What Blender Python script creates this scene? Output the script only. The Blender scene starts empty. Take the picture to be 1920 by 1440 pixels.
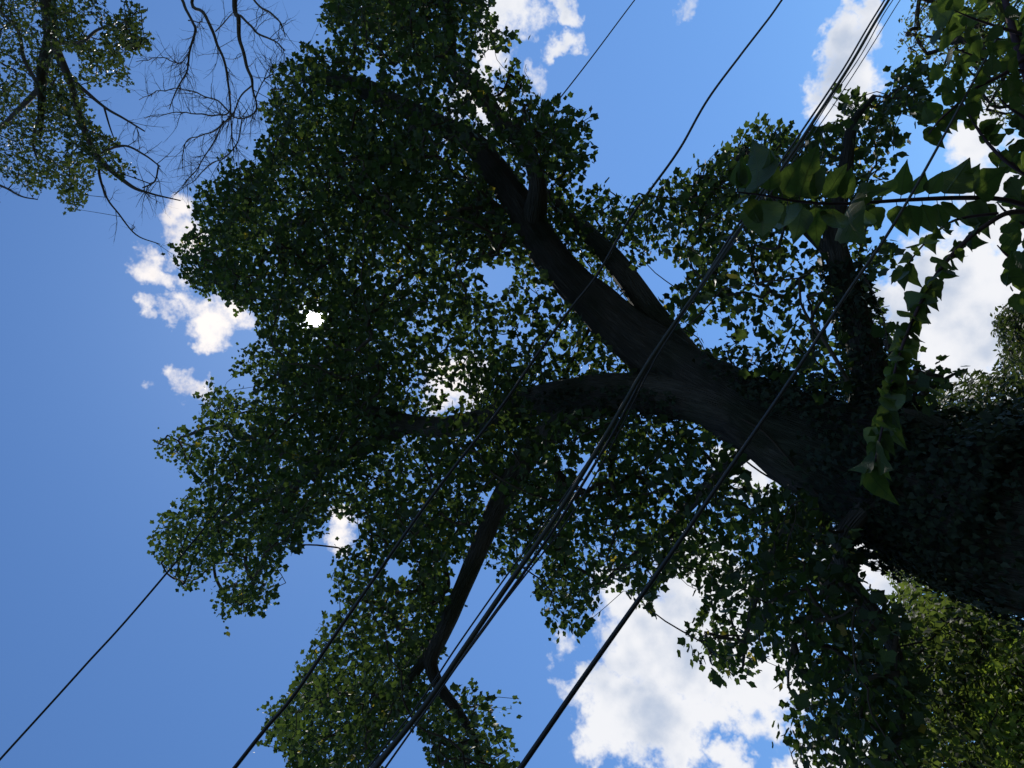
import bpy, math, random
import numpy as np
from mathutils import Vector, Matrix, Quaternion, noise as mnoise

random.seed(7)
RNG = np.random.default_rng(7)
scene = bpy.context.scene
col = scene.collection

# ------------------------------------------------------------------ camera
HFOV = math.radians(67.3)
T = math.tan(HFOV / 2)
ELEV = math.radians(45)
SE, CE = math.sin(ELEV), math.cos(ELEV)
CAM = Vector((0, 0, 1.6))
F_ = Vector((0, CE, SE)); U_ = Vector((0, -SE, CE)); R_ = Vector((1, 0, 0))
cd = bpy.data.cameras.new('camera')
cam = bpy.data.objects.new('camera', cd); col.objects.link(cam)
cd.sensor_width = 36; cd.lens = 18 / T; cd.clip_start = 0.05; cd.clip_end = 3000
M = Matrix((( -U_.x, R_.x, -F_.x), (-U_.y, R_.y, -F_.y), (-U_.z, R_.z, -F_.z))).to_4x4()
M.translation = CAM
cam.matrix_world = M
scene.camera = cam

def ray(px, py):
    """direction of a point of the place seen at photo position px,py (axis depth 1)"""
    x = float((px - 960) / 960 * T); y = float((720 - py) / 960 * T)
    return F_ - x * U_ + y * R_
def PY(px, py, Y): d = ray(px, py); return CAM + d * (Y / d.y)
def PD(px, py, t): return CAM + ray(px, py) * float(t)
def PH(px, py, h): d = ray(px, py); return CAM + d * (h / d.z)
def depth_of(p): return (Vector(p) - CAM).dot(F_)
K = 960 / T

# ------------------------------------------------------------------ world, sun, exposure
SUN = ray(590, 598).normalized()
SKY_STRENGTH = 0.1
world = bpy.data.worlds.new('World'); scene.world = world; world.use_nodes = True
wn = world.node_tree; wn.nodes.clear()
def wnode(t, **kw):
    n = wn.nodes.new(t)
    for k, v in kw.items(): setattr(n, k, v)
    return n
def wl(a, b): wn.links.new(a, b)
def wmath(op, a, b=None, clamp=False):
    n = wnode('ShaderNodeMath', operation=op, use_clamp=clamp)
    for i, v in enumerate((a, b)):
        if v is None: continue
        if isinstance(v, (int, float)): n.inputs[i].default_value = v
        else: wl(v, n.inputs[i])
    return n.outputs[0]
def wrange(v, a, b, c, d, smooth=True):
    n = wnode('ShaderNodeMapRange', interpolation_type='SMOOTHSTEP' if smooth else 'LINEAR')
    wl(v, n.inputs[0])
    for i, q in enumerate((a, b, c, d)): n.inputs[1 + i].default_value = q
    return n.outputs[0]
def wmix(f, a, b):
    n = wnode('ShaderNodeMix', data_type='RGBA')
    if isinstance(f, (int, float)): n.inputs[0].default_value = f
    else: wl(f, n.inputs[0])
    for i, v in ((6, a), (7, b)):
        if isinstance(v, tuple): n.inputs[i].default_value = v
        else: wl(v, n.inputs[i])
    return n.outputs[2]
sky = wnode('ShaderNodeTexSky', sky_type='NISHITA')
sky.sun_disc = False
sky.sun_elevation = math.asin(SUN.z)
sky.sun_rotation = math.atan2(SUN.x, SUN.y)
sky.altitude = 200; sky.air_density = 1.3; sky.dust_density = 0.15; sky.ozone_density = 1.6
tint = wnode('ShaderNodeMix', data_type='RGBA', blend_type='MULTIPLY')
tint.inputs[0].default_value = 1
wl(sky.outputs[0], tint.inputs[6]); tint.inputs[7].default_value = (0.66, 0.95, 1.29, 1)
tc = wnode('ShaderNodeTexCoord'); D = tc.outputs['Generated']
def wdot(vec, src=None):
    n = wnode('ShaderNodeVectorMath', operation='DOT_PRODUCT'); wl(src or D, n.inputs[0]); n.inputs[1].default_value = vec
    return n.outputs['Value']
def wnoise(scale, detail, rough, dist=0.0, off=(0, 0, 0)):
    mp = wnode('ShaderNodeMapping'); wl(D, mp.inputs[0]); mp.inputs['Location'].default_value = off
    n = wnode('ShaderNodeTexNoise'); wl(mp.outputs[0], n.inputs['Vector'])
    n.inputs['Scale'].default_value = scale; n.inputs['Detail'].default_value = detail
    n.inputs['Roughness'].default_value = rough; n.inputs['Distortion'].default_value = dist
    return n.outputs[0]
# cumulus: (px, py, rx, ry, tilt degrees, thickness)
CLOUDS = [
 (345, 425, 40, 48, 0, .62), (310, 498, 45, 34, 20, .6),
 (385, 600, 80, 56, 20, .8), (330, 575, 46, 34, 0, .55), (395, 645, 46, 34, 0, .6), (282, 580, 26, 24, 0, .42),
 (345, 738, 42, 32, 0, .5),
 (945, 30, 66, 76, 0, .8), (915, 112, 58, 56, 0, .8), (1040, 40, 30, 74, -15, .66), (1012, 152, 32, 44, -15, .5),
 (1585, 110, 66, 104, 8, 1.1), (1642, 25, 40, 60, -5, .8), (1565, 205, 56, 44, 0, .8), (1610, 165, 48, 60, 0, .8),
 (1840, 250, 60, 80, 0, .9), (1880, 380, 90, 120, 0, 1.0), (1810, 555, 170, 150, 0, 1.5), (1705, 585, 84, 74, 0, 1.2),
 (1840, 660, 120, 90, 0, 1.1), (1700, 770, 90, 40, 0, .8),
 (1150, 1120, 60, 50, 0, .75), (1215, 1195, 115, 105, 0, 1.25), (1330, 1200, 150, 140, 0, 1.5), (1160, 1325, 100, 80, 10, 1.2),
 (1250, 1360, 130, 90, 20, 1.3), (1400, 1280, 110, 90, 0, 1.2), (1345, 1430, 100, 40, 0, .9), (1300, 1080, 120, 80, 0, 1.0),
 (1062, 1205, 26, 30, 30, .42), (1075, 1280, 22, 18, 0, .3),
 (650, 985, 50, 44, 0, .75), (860, 745, 80, 70, 0, .8), (910, 215, 70, 60, 0, .7),
 (1410, 880, 80, 70, 0, .9), (1640, 1060, 110, 80, 0, .9), (1560, 1430, 120, 60, 0, .9),
 (1280, 14, 24, 20, 0, .34),
]
blobs = []
def puff(px, py, r, th):
    c = ray(px, py).normalized(); q = r / K * F_.dot(c) ** 1.25
    blobs.append((c, q, th))
for (px, py, rx, ry, tl, th) in CLOUDS:
    a, b = max(rx, ry), min(rx, ry)
    if a / b < 1.22: puff(px, py, (a + b) / 2, th); continue
    ang = math.radians(tl) + (0 if rx >= ry else math.pi / 2)
    o = (a - b) * .8; r = b * 1.06
    for s_ in (-1, 1): puff(px + s_ * o * math.cos(ang), py + s_ * o * math.sin(ang), r, th)
rr = random.Random(3)
for i in range(10):                       # the same scattered cumulus over the rest of the sky
    az = math.radians(rr.uniform(60, 300)); el = math.radians(rr.uniform(14, 60))
    c = Vector((math.sin(az) * math.cos(el), math.cos(az) * math.cos(el), math.sin(el)))
    blobs.append((c, rr.uniform(.06, .14), rr.uniform(.7, 1.2)))
wz = wnode('ShaderNodeTexNoise'); wl(D, wz.inputs['Vector'])
wz.inputs['Scale'].default_value = 11; wz.inputs['Detail'].default_value = 5; wz.inputs['Roughness'].default_value = .62
ws = wnode('ShaderNodeVectorMath', operation='MULTIPLY_ADD'); wl(wz.outputs['Color'], ws.inputs[0])
ws.inputs[1].default_value = (.16, .16, .16); ws.inputs[2].default_value = (-.08, -.08, -.08)
wd = wnode('ShaderNodeVectorMath', operation='ADD'); wl(D, wd.inputs[0]); wl(ws.outputs[0], wd.inputs[1])
wnm = wnode('ShaderNodeVectorMath', operation='NORMALIZE'); wl(wd.outputs[0], wnm.inputs[0]); DW = wnm.outputs[0]
field = None
for c, r, th in blobs:
    v = wmath('ADD', wdot(c * (2 * th / r ** 2), DW), th - 2 * th / r ** 2)
    field = v if field is None else wmath('MAXIMUM', field, v)
field = wmath('MAXIMUM', field, -1.5)
n2 = wnoise(30.0, 5, .66, 0, (3, 1, 2))
n3 = wnoise(9.0, 3, .6, 0, (5, 2, 8))
g = wmath('ADD', field, wmath('MULTIPLY', wmath('SUBTRACT', n2, .5), 1.7))
alpha = wrange(g, -.1, .8, 0, 1)
core = wrange(wmath('ADD', wmath('MULTIPLY', g, .35), wmath('MULTIPLY', wmath('SUBTRACT', n3, .5), 3.0)), .14, .95, 0, 1)
sunward = wdot(SUN)
near = wrange(sunward, .90, .995, 0, 1)
k = 1 / SKY_STRENGTH
cw = wmix(near, (.90 * k, .91 * k, .95 * k, 1), (1.06 * k, 1.0 * k, .97 * k, 1))
cg = wmix(near, (.50 * k, .58 * k, .73 * k, 1), (.74 * k, .70 * k, .74 * k, 1))
cloud = wmix(core, cw, cg)
c1 = wmix(alpha, tint.outputs[2], cloud)
disc = wrange(sunward, math.cos(math.radians(.62)), math.cos(math.radians(.3)), 0, 1)
glow = wrange(sunward, math.cos(math.radians(1.9)), math.cos(math.radians(.4)), 0, 1)
glow = wmath('MULTIPLY', wmath('MULTIPLY', glow, glow), 22.0)
add = wnode('ShaderNodeVectorMath', operation='ADD'); wl(c1, add.inputs[0])
sd = wnode('ShaderNodeCombineXYZ')
sv = wmath('ADD', wmath('MULTIPLY', disc, 260.0), glow)
for i in range(3): wl(sv, sd.inputs[i])
wl(sd.outputs[0], add.inputs[1])
bg = wnode('ShaderNodeBackground'); wl(add.outputs[0], bg.inputs[0]); bg.inputs[1].default_value = SKY_STRENGTH
wo = wnode('ShaderNodeOutputWorld'); wl(bg.outputs[0], wo.inputs[0])

sl = bpy.data.lights.new('sun', 'SUN'); sl.energy = 4.0; sl.angle = math.radians(.53); sl.color = (1, .95, .88)
so = bpy.data.objects.new('sun', sl); col.objects.link(so)
so.rotation_euler = (-SUN).to_track_quat('-Z', 'Y').to_euler()
so.location = (0, 0, 40)
vs = scene.view_settings
vs.view_transform = 'Standard'; vs.look = 'None'; vs.gamma = 1; vs.use_curve_mapping = False
vs.exposure = 0.0
scene.render.engine = 'CYCLES'
scene.cycles.max_bounces = 5; scene.cycles.diffuse_bounces = 3; scene.cycles.transmission_bounces = 4; scene.cycles.glossy_bounces = 2

# ------------------------------------------------------------------ materials
def mat(name):
    m = bpy.data.materials.new(name); m.use_nodes = True
    m.node_tree.nodes.clear()
    return m, m.node_tree
def nd(nt, t, ins=None, **kw):
    n = nt.nodes.new(t)
    for k_, v in kw.items(): setattr(n, k_, v)
    for k_, v in (ins or {}).items():
        if hasattr(v, 'is_linked') or isinstance(v, bpy.types.NodeSocket): nt.links.new(v, n.inputs[k_])
        else: n.inputs[k_].default_value = v
    return n
def leaf_material(name, c1, c2, c3, trans=.45, rough=.45, tboost=1.6, spec=.35, holes=False):
    """green blade: two tones by leaf, a rare yellowed one, light passing through"""
    m, nt = mat(name)
    geo = nd(nt, 'ShaderNodeNewGeometry'); oi = nd(nt, 'ShaderNodeObjectInfo')
    rnd = nd(nt, 'ShaderNodeMath', {0: geo.outputs['Random Per Island'], 1: oi.outputs['Random']}, operation='ADD')
    fr = nd(nt, 'ShaderNodeMath', {0: rnd.outputs[0]}, operation='FRACT')
    ramp = nd(nt, 'ShaderNodeValToRGB', {0: fr.outputs[0]})
    e = ramp.color_ramp.elements
    e[0].position = 0; e[0].color = (*c1, 1); e[1].position = .992; e[1].color = (*c2, 1)
    q = e.new(.999); q.color = (*c3, 1)
    tcn = nd(nt, 'ShaderNodeTexCoord')
    nz = nd(nt, 'ShaderNodeTexNoise', {'Vector': tcn.outputs['Object'], 'Scale': 14.0, 'Detail': 1.0})
    mul = nd(nt, 'ShaderNodeMapRange', {0: nz.outputs[0], 1: .3, 2: .7, 3: .75, 4: 1.2})
    cm = nd(nt, 'ShaderNodeVectorMath', {0: ramp.outputs[0], 'Scale': mul.outputs[0]}, operation='SCALE')
    tm = nd(nt, 'ShaderNodeVectorMath', {0: cm.outputs[0], 1: (tboost * 1.15, tboost * 1.25, tboost * .5)}, operation='MULTIPLY')
    p = nd(nt, 'ShaderNodeBsdfPrincipled', {'Base Color': cm.outputs[0], 'Roughness': rough, 'Specular IOR Level': spec})
    t = nd(nt, 'ShaderNodeBsdfTranslucent', {'Color': tm.outputs[0]})
    mx = nd(nt, 'ShaderNodeMixShader', {0: trans, 1: p.outputs[0], 2: t.outputs[0]})
    o = nd(nt, 'ShaderNodeOutputMaterial', {'Surface': mx.outputs[0]})
    return m
def bark_material(name, ca, cb, moss=None, us=6.0, vs_=.8, bump=.6, dist=.03):
    """furrowed bark along the limb (uv: metres round, metres along)"""
    m, nt = mat(name)
    uv = nd(nt, 'ShaderNodeUVMap')
    mp = nd(nt, 'ShaderNodeMapping', {'Vector': uv.outputs[0], 'Scale': (us * 3, vs_ * 3, 1)})
    nz = nd(nt, 'ShaderNodeTexNoise', {'Vector': mp.outputs[0], 'Scale': 2.0, 'Detail': 6.0, 'Roughness': .62, 'Distortion': .6})
    vo = nd(nt, 'ShaderNodeTexVoronoi', {'Vector': mp.outputs[0], 'Scale': 1.6}, feature='DISTANCE_TO_EDGE')
    vr = nd(nt, 'ShaderNodeMapRange', {0: vo.outputs[0], 1: 0.0, 2: .35, 3: 0.0, 4: 1.0})
    hh = nd(nt, 'ShaderNodeMath', {0: vr.outputs[0], 1: nz.outputs[0]}, operation='MULTIPLY')
    tcn = nd(nt, 'ShaderNodeTexCoord')
    big = nd(nt, 'ShaderNodeTexNoise', {'Vector': tcn.outputs['Object'], 'Scale': 1.3, 'Detail': 5.0})
    cr = nd(nt, 'ShaderNodeMix', {0: nz.outputs[0], 6: (*ca, 1), 7: (*cb, 1)}, data_type='RGBA')
    last = cr.outputs[2]
    if moss:
        ms = nd(nt, 'ShaderNodeMapRange', {0: big.outputs[0], 1: .48, 2: .62, 3: 0.0, 4: .8})
        last = nd(nt, 'ShaderNodeMix', {0: ms.outputs[0], 6: last, 7: (*moss, 1)}, data_type='RGBA').outputs[2]
    bp = nd(nt, 'ShaderNodeBump', {'Strength': bump, 'Distance': dist, 'Height': hh.outputs[0]})
    p = nd(nt, 'ShaderNodeBsdfPrincipled', {'Base Color': last, 'Roughness': .92, 'Specular IOR Level': .15, 'Normal': bp.outputs[0]})
    nd(nt, 'ShaderNodeOutputMaterial', {'Surface': p.outputs[0]})
    return m
def cable_material(name, c, rough):
    m, nt = mat(name)
    tcn = nd(nt, 'ShaderNodeTexCoord')
    nz = nd(nt, 'ShaderNodeTexNoise', {'Vector': tcn.outputs['Object'], 'Scale': 9.0, 'Detail': 5.0})
    cr = nd(nt, 'ShaderNodeMix', {0: nz.outputs[0], 6: (*c, 1), 7: (c[0] * 2.2, c[1] * 2.2, c[2] * 2.2, 1)}, data_type='RGBA')
    p = nd(nt, 'ShaderNodeBsdfPrincipled', {'Base Color': cr.outputs[2], 'Roughness': rough})
    nd(nt, 'ShaderNodeOutputMaterial', {'Surface': p.outputs[0]})
    return m
def veined_material(name, c1, c2, tb):
    m, nt = mat(name)
    oi = nd(nt, 'ShaderNodeObjectInfo'); tcn = nd(nt, 'ShaderNodeTexCoord')
    sx = nd(nt, 'ShaderNodeSeparateXYZ', {0: tcn.outputs['Object']})
    ax = nd(nt, 'ShaderNodeMath', {0: sx.outputs[0]}, operation='ABSOLUTE').outputs[0]
    v = nd(nt, 'ShaderNodeMath', {0: ax, 1: -.75, 2: sx.outputs[1]}, operation='MULTIPLY_ADD').outputs[0]
    v = nd(nt, 'ShaderNodeMath', {0: v, 1: 8.0}, operation='MULTIPLY').outputs[0]
    v = nd(nt, 'ShaderNodeMath', {0: v}, operation='FRACT').outputs[0]
    v = nd(nt, 'ShaderNodeMath', {0: v, 1: .5}, operation='SUBTRACT').outputs[0]
    v = nd(nt, 'ShaderNodeMath', {0: v}, operation='ABSOLUTE').outputs[0]
    side = nd(nt, 'ShaderNodeMapRange', {0: v, 1: .0, 2: .09, 3: 1.0, 4: 0.0}).outputs[0]
    rib = nd(nt, 'ShaderNodeMapRange', {0: ax, 1: .006, 2: .022, 3: 1.0, 4: 0.0}).outputs[0]
    vein = nd(nt, 'ShaderNodeMath', {0: side, 1: rib}, operation='MAXIMUM').outputs[0]
    off = nd(nt, 'ShaderNodeVectorMath', {0: tcn.outputs['Object'], 1: oi.outputs['Location']}, operation='ADD')
    nz = nd(nt, 'ShaderNodeTexNoise', {'Vector': off.outputs[0], 'Scale': 3.5, 'Detail': 5.0, 'Roughness': .65})
    blot = nd(nt, 'ShaderNodeMapRange', {0: nz.outputs[0], 1: .58, 2: .72, 3: 0.0, 4: .7}).outputs[0]
    base = nd(nt, 'ShaderNodeMix', {0: oi.outputs['Random'], 6: (*c1, 1), 7: (*c2, 1)}, data_type='RGBA').outputs[2]
    base = nd(nt, 'ShaderNodeMix', {0: blot, 6: base, 7: (c2[0] * 1.2, c2[1] * .8, c2[2], 1)}, data_type='RGBA').outputs[2]
    vf = nd(nt, 'ShaderNodeMath', {0: vein, 1: .35}, operation='MULTIPLY').outputs[0]
    surf = nd(nt, 'ShaderNodeMix', {0: vf, 6: base, 7: (.10, .13, .05, 1)}, data_type='RGBA').outputs[2]
    tm = nd(nt, 'ShaderNodeVectorMath', {0: base, 1: (tb * 1.15, tb * 1.15, tb * .6)}, operation='MULTIPLY').outputs[0]
    tv = nd(nt, 'ShaderNodeMath', {0: vein, 1: -.45, 2: 1.0}, operation='MULTIPLY_ADD').outputs[0]
    tm = nd(nt, 'ShaderNodeVectorMath', {0: tm, 'Scale': tv}, operation='SCALE').outputs[0]
    bp = nd(nt, 'ShaderNodeBump', {'Strength': .35, 'Distance': .01, 'Height': vein})
    p = nd(nt, 'ShaderNodeBsdfPrincipled', {'Base Color': surf, 'Roughness': .45, 'Specular IOR Level': .35, 'Normal': bp.outputs[0]})
    t = nd(nt, 'ShaderNodeBsdfTranslucent', {'Color': tm})
    mx = nd(nt, 'ShaderNodeMixShader', {0: .5, 1: p.outputs[0], 2: t.outputs[0]})
    nd(nt, 'ShaderNodeOutputMaterial', {'Surface': mx.outputs[0]})
    return m
MAT = dict(
 tulip=leaf_material('tulip_leaf', (.016, .026, .014), (.030, .044, .017), (.20, .14, .03), .45, .55, 2.5, .25),
 ivy=leaf_material('ivy_leaf', (.013, .022, .012), (.024, .038, .016), (.05, .05, .02), .2, .55, 1.3, .25),
 oak=leaf_material('oak_leaf', (.020, .030, .015), (.042, .056, .022), (.16, .12, .04), .34, .5, 1.7, .2),
 shrub=veined_material('shrub_leaf', (.030, .048, .014), (.048, .074, .019), 2.2),
 far=leaf_material('far_leaf', (.030, .042, .020), (.060, .074, .026), (.14, .12, .04), .45, .6, 2.4, .2),
 sunlit_tint=leaf_material('sunlit_tint_leaf', (.070, .092, .026), (.115, .140, .036), (.18, .16, .05), .5, .6, 2.3, .2),  # sunlit look put into the leaf colour and translucence
 bark=bark_material('furrowed_bark', (.030, .028, .027), (.125, .112, .10), (.035, .04, .025), 7, .7, .9, .05),
 twig=bark_material('twig_bark', (.035, .028, .022), (.07, .056, .045), None, 9, 2, .3, .01),
 dead=bark_material('weathered_twig', (.05, .042, .036), (.11, .095, .08), None, 9, 2, .4, .01),
 stem=bark_material('purple_stem', (.045, .025, .035), (.075, .05, .055), None, 20, 4, .2, .003),
 black=cable_material('black_sheath', (.007, .007, .010), .6),
 old=cable_material('weathered_sheath', (.017, .019, .018), .7),
)
# ground, colour kept dark in place of tree shade to cut bounced light
m, nt = mat('shade_darkened_grass')
tcn = nd(nt, 'ShaderNodeTexCoord')
nz = nd(nt, 'ShaderNodeTexNoise', {'Vector': tcn.outputs['Object'], 'Scale': .35, 'Detail': 8.0})
nz2 = nd(nt, 'ShaderNodeTexNoise', {'Vector': tcn.outputs['Object'], 'Scale': 18.0, 'Detail': 6.0})
ad = nd(nt, 'ShaderNodeMath', {0: nz.outputs[0], 1: nz2.outputs[0]}, operation='MULTIPLY')
cr = nd(nt, 'ShaderNodeMapRange', {0: ad.outputs[0], 1: .15, 2: .4, 3: 0.0, 4: 1.0})
cc = nd(nt, 'ShaderNodeMix', {0: cr.outputs[0], 6: (.028, .030, .020, 1), 7: (.05, .06, .024, 1)}, data_type='RGBA')
bp = nd(nt, 'ShaderNodeBump', {'Strength': .6, 'Distance': .05, 'Height': nz2.outputs[0]})
p = nd(nt, 'ShaderNodeBsdfPrincipled', {'Base Color': cc.outputs[2], 'Roughness': .95, 'Normal': bp.outputs[0]})
nd(nt, 'ShaderNodeOutputMaterial', {'Surface': p.outputs[0]}); MAT['ground'] = m

# ------------------------------------------------------------------ helpers
def empty(name, loc, label, cat, group=None):
    o = bpy.data.objects.new(name, None); col.objects.link(o); o.location = loc
    o['label'] = label; o['category'] = cat
    if group: o['group'] = group
    bpy.context.view_layer.update()
    return o
def link(name, me, parent=None, kind=None, mtx=None):
    o = bpy.data.objects.new(name, me); col.objects.link(o)
    if parent is not None:
        o.parent = parent
        o.matrix_parent_inverse = PINV.get(parent.name) or PINV.setdefault(parent.name, parent.matrix_world.inverted())
    if mtx is not None: o.matrix_basis = mtx
    if kind: o['kind'] = kind
    return o
PINV = {}
def raw_mesh(name, V, F, m, uv=None, smooth=False):
    """V (n,3); F (k,3|4)"""
    me = bpy.data.meshes.new(name)
    V = np.asarray(V, np.float32); F = np.asarray(F, np.int32)
    k_, s = F.shape
    me.vertices.add(len(V)); me.vertices.foreach_set('co', V.ravel())
    me.loops.add(k_ * s); me.loops.foreach_set('vertex_index', F.ravel())
    me.polygons.add(k_)
    me.polygons.foreach_set('loop_start', np.arange(0, k_ * s, s, dtype=np.int32))
    me.polygons.foreach_set('loop_total', np.full(k_, s, np.int32))
    if smooth: me.polygons.foreach_set('use_smooth', np.ones(k_, bool))
    if uv is not None:
        l = me.uv_layers.new(name='UVMap'); l.data.foreach_set('uv', np.asarray(uv, np.float32).ravel())
    me.materials.append(m); me.update(calc_edges=True); me.validate()
    return me
def catmull(P, R, n):
    P = [Vector(p) for p in P]; out = []; rad = []
    Q = [P[0] * 2 - P[1]] + P + [P[-1] * 2 - P[-2]]
    for i in range(len(P) - 1):
        a, b, c, d = Q[i:i + 4]
        for j in range(n):
            t = j / n
            out.append(.5 * ((2 * b) + (c - a) * t + (2 * a - 5 * b + 4 * c - d) * t * t + (3 * b - a - 3 * c + d) * t ** 3))
            rad.append(R[i] + (R[i + 1] - R[i]) * t)
    out.append(P[-1]); rad.append(R[-1])
    return out, rad
class Tubes:
    def __init__(s): s.V = []; s.F = []; s.UV = []; s.n = 0
    def add(s, P, R, sides=6, rough=0.0, seed=0.0, ridges=0.0, cap=True):
        P = [Vector(p) for p in P]; n = len(P)
        tang = [(P[min(i + 1, n - 1)] - P[max(i - 1, 0)]) for i in range(n)]
        tang = [t.normalized() if t.length > 1e-9 else Vector((0, 0, 1)) for t in tang]
        up = tang[0].orthogonal().normalized(); L = 0; base = s.n
        rows = []
        for i in range(n):
            t = tang[i]; up = (up - t * up.dot(t))
            up = up.normalized() if up.length > 1e-6 else t.orthogonal().normalized()
            bn = t.cross(up)
            if i: L += (P[i] - P[i - 1]).length
            rows.append(L)
            for j in range(sides):
                a = 2 * math.pi * j / sides
                r = R[i]
                if rough:
                    dv = up * math.cos(a) + bn * math.sin(a)
                    r *= 1 + rough * mnoise.noise(P[i] * 1.6 + dv * 1.7 + Vector((seed, 0, 0)))
                    if ridges:
                        r *= 1 + ridges * mnoise.noise(Vector((math.cos(a) * 5 + seed, math.sin(a) * 5, L * .9)))
                s.V.append(P[i] + (up * math.cos(a) + bn * math.sin(a)) * r)
        for i in range(n - 1):
            for j in range(sides):
                j2 = (j + 1) % sides
                s.F.append((base + i * sides + j, base + i * sides + j2, base + (i + 1) * sides + j2, base + (i + 1) * sides + j))
                c = 2 * math.pi * max(R)
                u0, u1 = c * j / sides, c * (j + 1) / sides
                s.UV += [(u0, rows[i]), (u1, rows[i]), (u1, rows[i + 1]), (u0, rows[i + 1])]
        s.n += n * sides
        if cap:
            s.V.append(P[-1] + tang[-1] * R[-1] * .7); tip = s.n; s.n += 1
            b2 = base + (n - 1) * sides
            for j in range(sides):
                s.F.append((b2 + j, b2 + (j + 1) % sides, tip, tip)); s.UV += [(0, L)] * 4
    def mesh(s, name, m, smooth=True):
        F = [f for f in s.F]
        me = bpy.data.meshes.new(name)
        fl = [f if f[2] != f[3] else f[:3] for f in F]
        me.from_pydata([tuple(v) for v in s.V], [], fl)
        l = me.uv_layers.new(name='UVMap')
        flat = []
        for i, f in enumerate(fl): flat += s.UV[i * 4:i * 4 + len(f)]
        l.data.foreach_set('uv', np.array(flat, np.float32).ravel())
        if smooth: me.polygons.foreach_set('use_smooth', np.ones(len(me.polygons), bool))
        me.materials.append(m); me.update()
        return me
# ---- leaf blades: template (verts, tris), base at origin, tip +Y, upper face +Z
def T_tulip():
    h = [(.30, -.07), (.50, .22), (.38, .46), (.36, .86)]
    V = [(0, 0, 0), (0, .77, -.03)]
    for sx in (1, -1): V += [(sx * x, y, .22 * abs(x) - .10 * y * y) for x, y in h]
    return np.array(V, float), np.array([(0, 2, 3), (0, 3, 4), (0, 4, 1), (4, 5, 1), (0, 7, 6), (0, 8, 7), (0, 1, 8), (8, 1, 9)])
def T_oval(w=.36, fold=.3, curl=.25, n=5, tip=.16, wav=0.0):
    V = []; F = []
    ys = np.linspace(0, 1, n + 1)
    for i, y in enumerate(ys):
        ww = 0 if i in (0, n) else w * y ** .5 * (1 - y) ** (1 + tip) / (.385 - .15 * tip)
        z = -curl * y * y
        zz = fold * ww + wav * (1 if i % 2 else -1)
        V += [(-ww, y, z + zz), (0, y, z), (ww, y, z + zz)]
    for i in range(n):
        a = i * 3; b = a + 3
        for c in (0, 1):
            if i == 0: F.append((a + 1, b + 1 + (c if c else 0), b + c)) if False else F.append((a + 1, b + c + 1, b + c))
            elif i == n - 1: F.append((a + c, a + c + 1, b + 1))
            else: F += [(a + c, a + c + 1, b + c + 1), (a + c, b + c + 1, b + c)]
    return np.array(V, float), np.array(F)
def T_broad(w, fold, curl, tip, twist=0.0, n=9):
    V = []; F = []
    for i in range(n + 1):
        y = i / n
        ww = .004 if i in (0, n) else w * y ** .5 * (1 - y) ** (1 + tip) / (.385 - .15 * tip)
        ww *= 1 + .05 * math.sin(i * 2.3 + tip * 9)
        for c in (-1, -.5, 0, .5, 1):
            x = c * ww; z = -curl * y * y + fold * abs(x) - .9 * fold * x * x / max(w, .01) + twist * x * y + .012 * math.sin(i * 1.7 + c * 3)
            V.append((x, y, z))
    for i in range(n):
        for c in range(4):
            a = i * 5 + c; F += [(a, a + 1, a + 6), (a, a + 6, a + 5)]
    return np.array(V, float), np.array(F)
def T_ivy():
    h = [(.30, -.10), (.48, .25), (.26, .42)]
    V = [(0, 0, 0), (0, .95, -.08)]
    for sx in (1, -1): V += [(sx * x, y, .12 * abs(x)) for x, y in h]
    return np.array(V, float), np.array([(0, 2, 3), (0, 3, 4), (0, 4, 1), (0, 6, 5), (0, 7, 6), (0, 1, 7)])
def T_small():
    return np.array([(0, 0, 0), (.24, .5, .06), (0, 1, -.08), (-.24, .5, .06)], float), np.array([(0, 1, 2), (0, 2, 3)])
def T_oak():
    V = [(0, 0, 0), (0, 1, -.1)]
    h = [(.28, .22), (.12, .36), (.36, .60), (.16, .72)]
    for sx in (1, -1): V += [(sx * x, y, .2 * abs(x)) for x, y in h]
    return np.array(V, float), np.array([(0, 2, 3), (0, 3, 1), (3, 4, 5), (3, 5, 1), (0, 7, 6), (0, 1, 7), (7, 9, 8), (7, 1, 9)])
def frames(tip, nrm):
    tip = tip / np.linalg.norm(tip, axis=1, keepdims=True)
    nrm = nrm - (nrm * tip).sum(1, keepdims=True) * tip
    nrm = nrm / (np.linalg.norm(nrm, axis=1, keepdims=True) + 1e-9)
    side = np.cross(tip, nrm)
    return np.stack([side, tip, nrm], axis=2)
def leaf_mesh(name, tmpl, pos, Rm, size, m):
    V, F = tmpl
    W = np.einsum('nij,vj->nvi', Rm, V) * size[:, None, None] + pos[:, None, :]
    n, v = W.shape[:2]
    FF = (F[None] + (np.arange(n) * v)[:, None, None]).reshape(-1, 3)
    return raw_mesh(name, W.reshape(-1, 3), FF, m)
def leaf_objects(name, tmpl, pos, Rm, size, m, parent):
    me = raw_mesh(name, tmpl[0], tmpl[1], m)
    for p_, r_, s_ in zip(pos, Rm, size):
        mx = Matrix([[*(r_[i] * s_), p_[i]] for i in range(3)] + [[0, 0, 0, 1]])
        link(name, me, parent, mtx=mx)
def project(P):
    d = P - np.array(CAM)
    t = d @ np.array(F_); x = -(d @ np.array(U_)) / t; y = d @ np.array(R_) / t
    return 960 + x * K, 720 - y * K, t
def inside(px, py, poly):
    poly = np.array(poly, float); r = np.zeros(len(px), bool)
    x1, y1 = poly[:, 0], poly[:, 1]; x2, y2 = np.roll(x1, -1), np.roll(y1, -1)
    for a, b, c, d in zip(x1, y1, x2, y2):
        if b == d: continue
        cnd = ((b > py) != (d > py)) & (px < (c - a) * (py - b) / (d - b) + a)
        r ^= cnd
    return r
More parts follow.
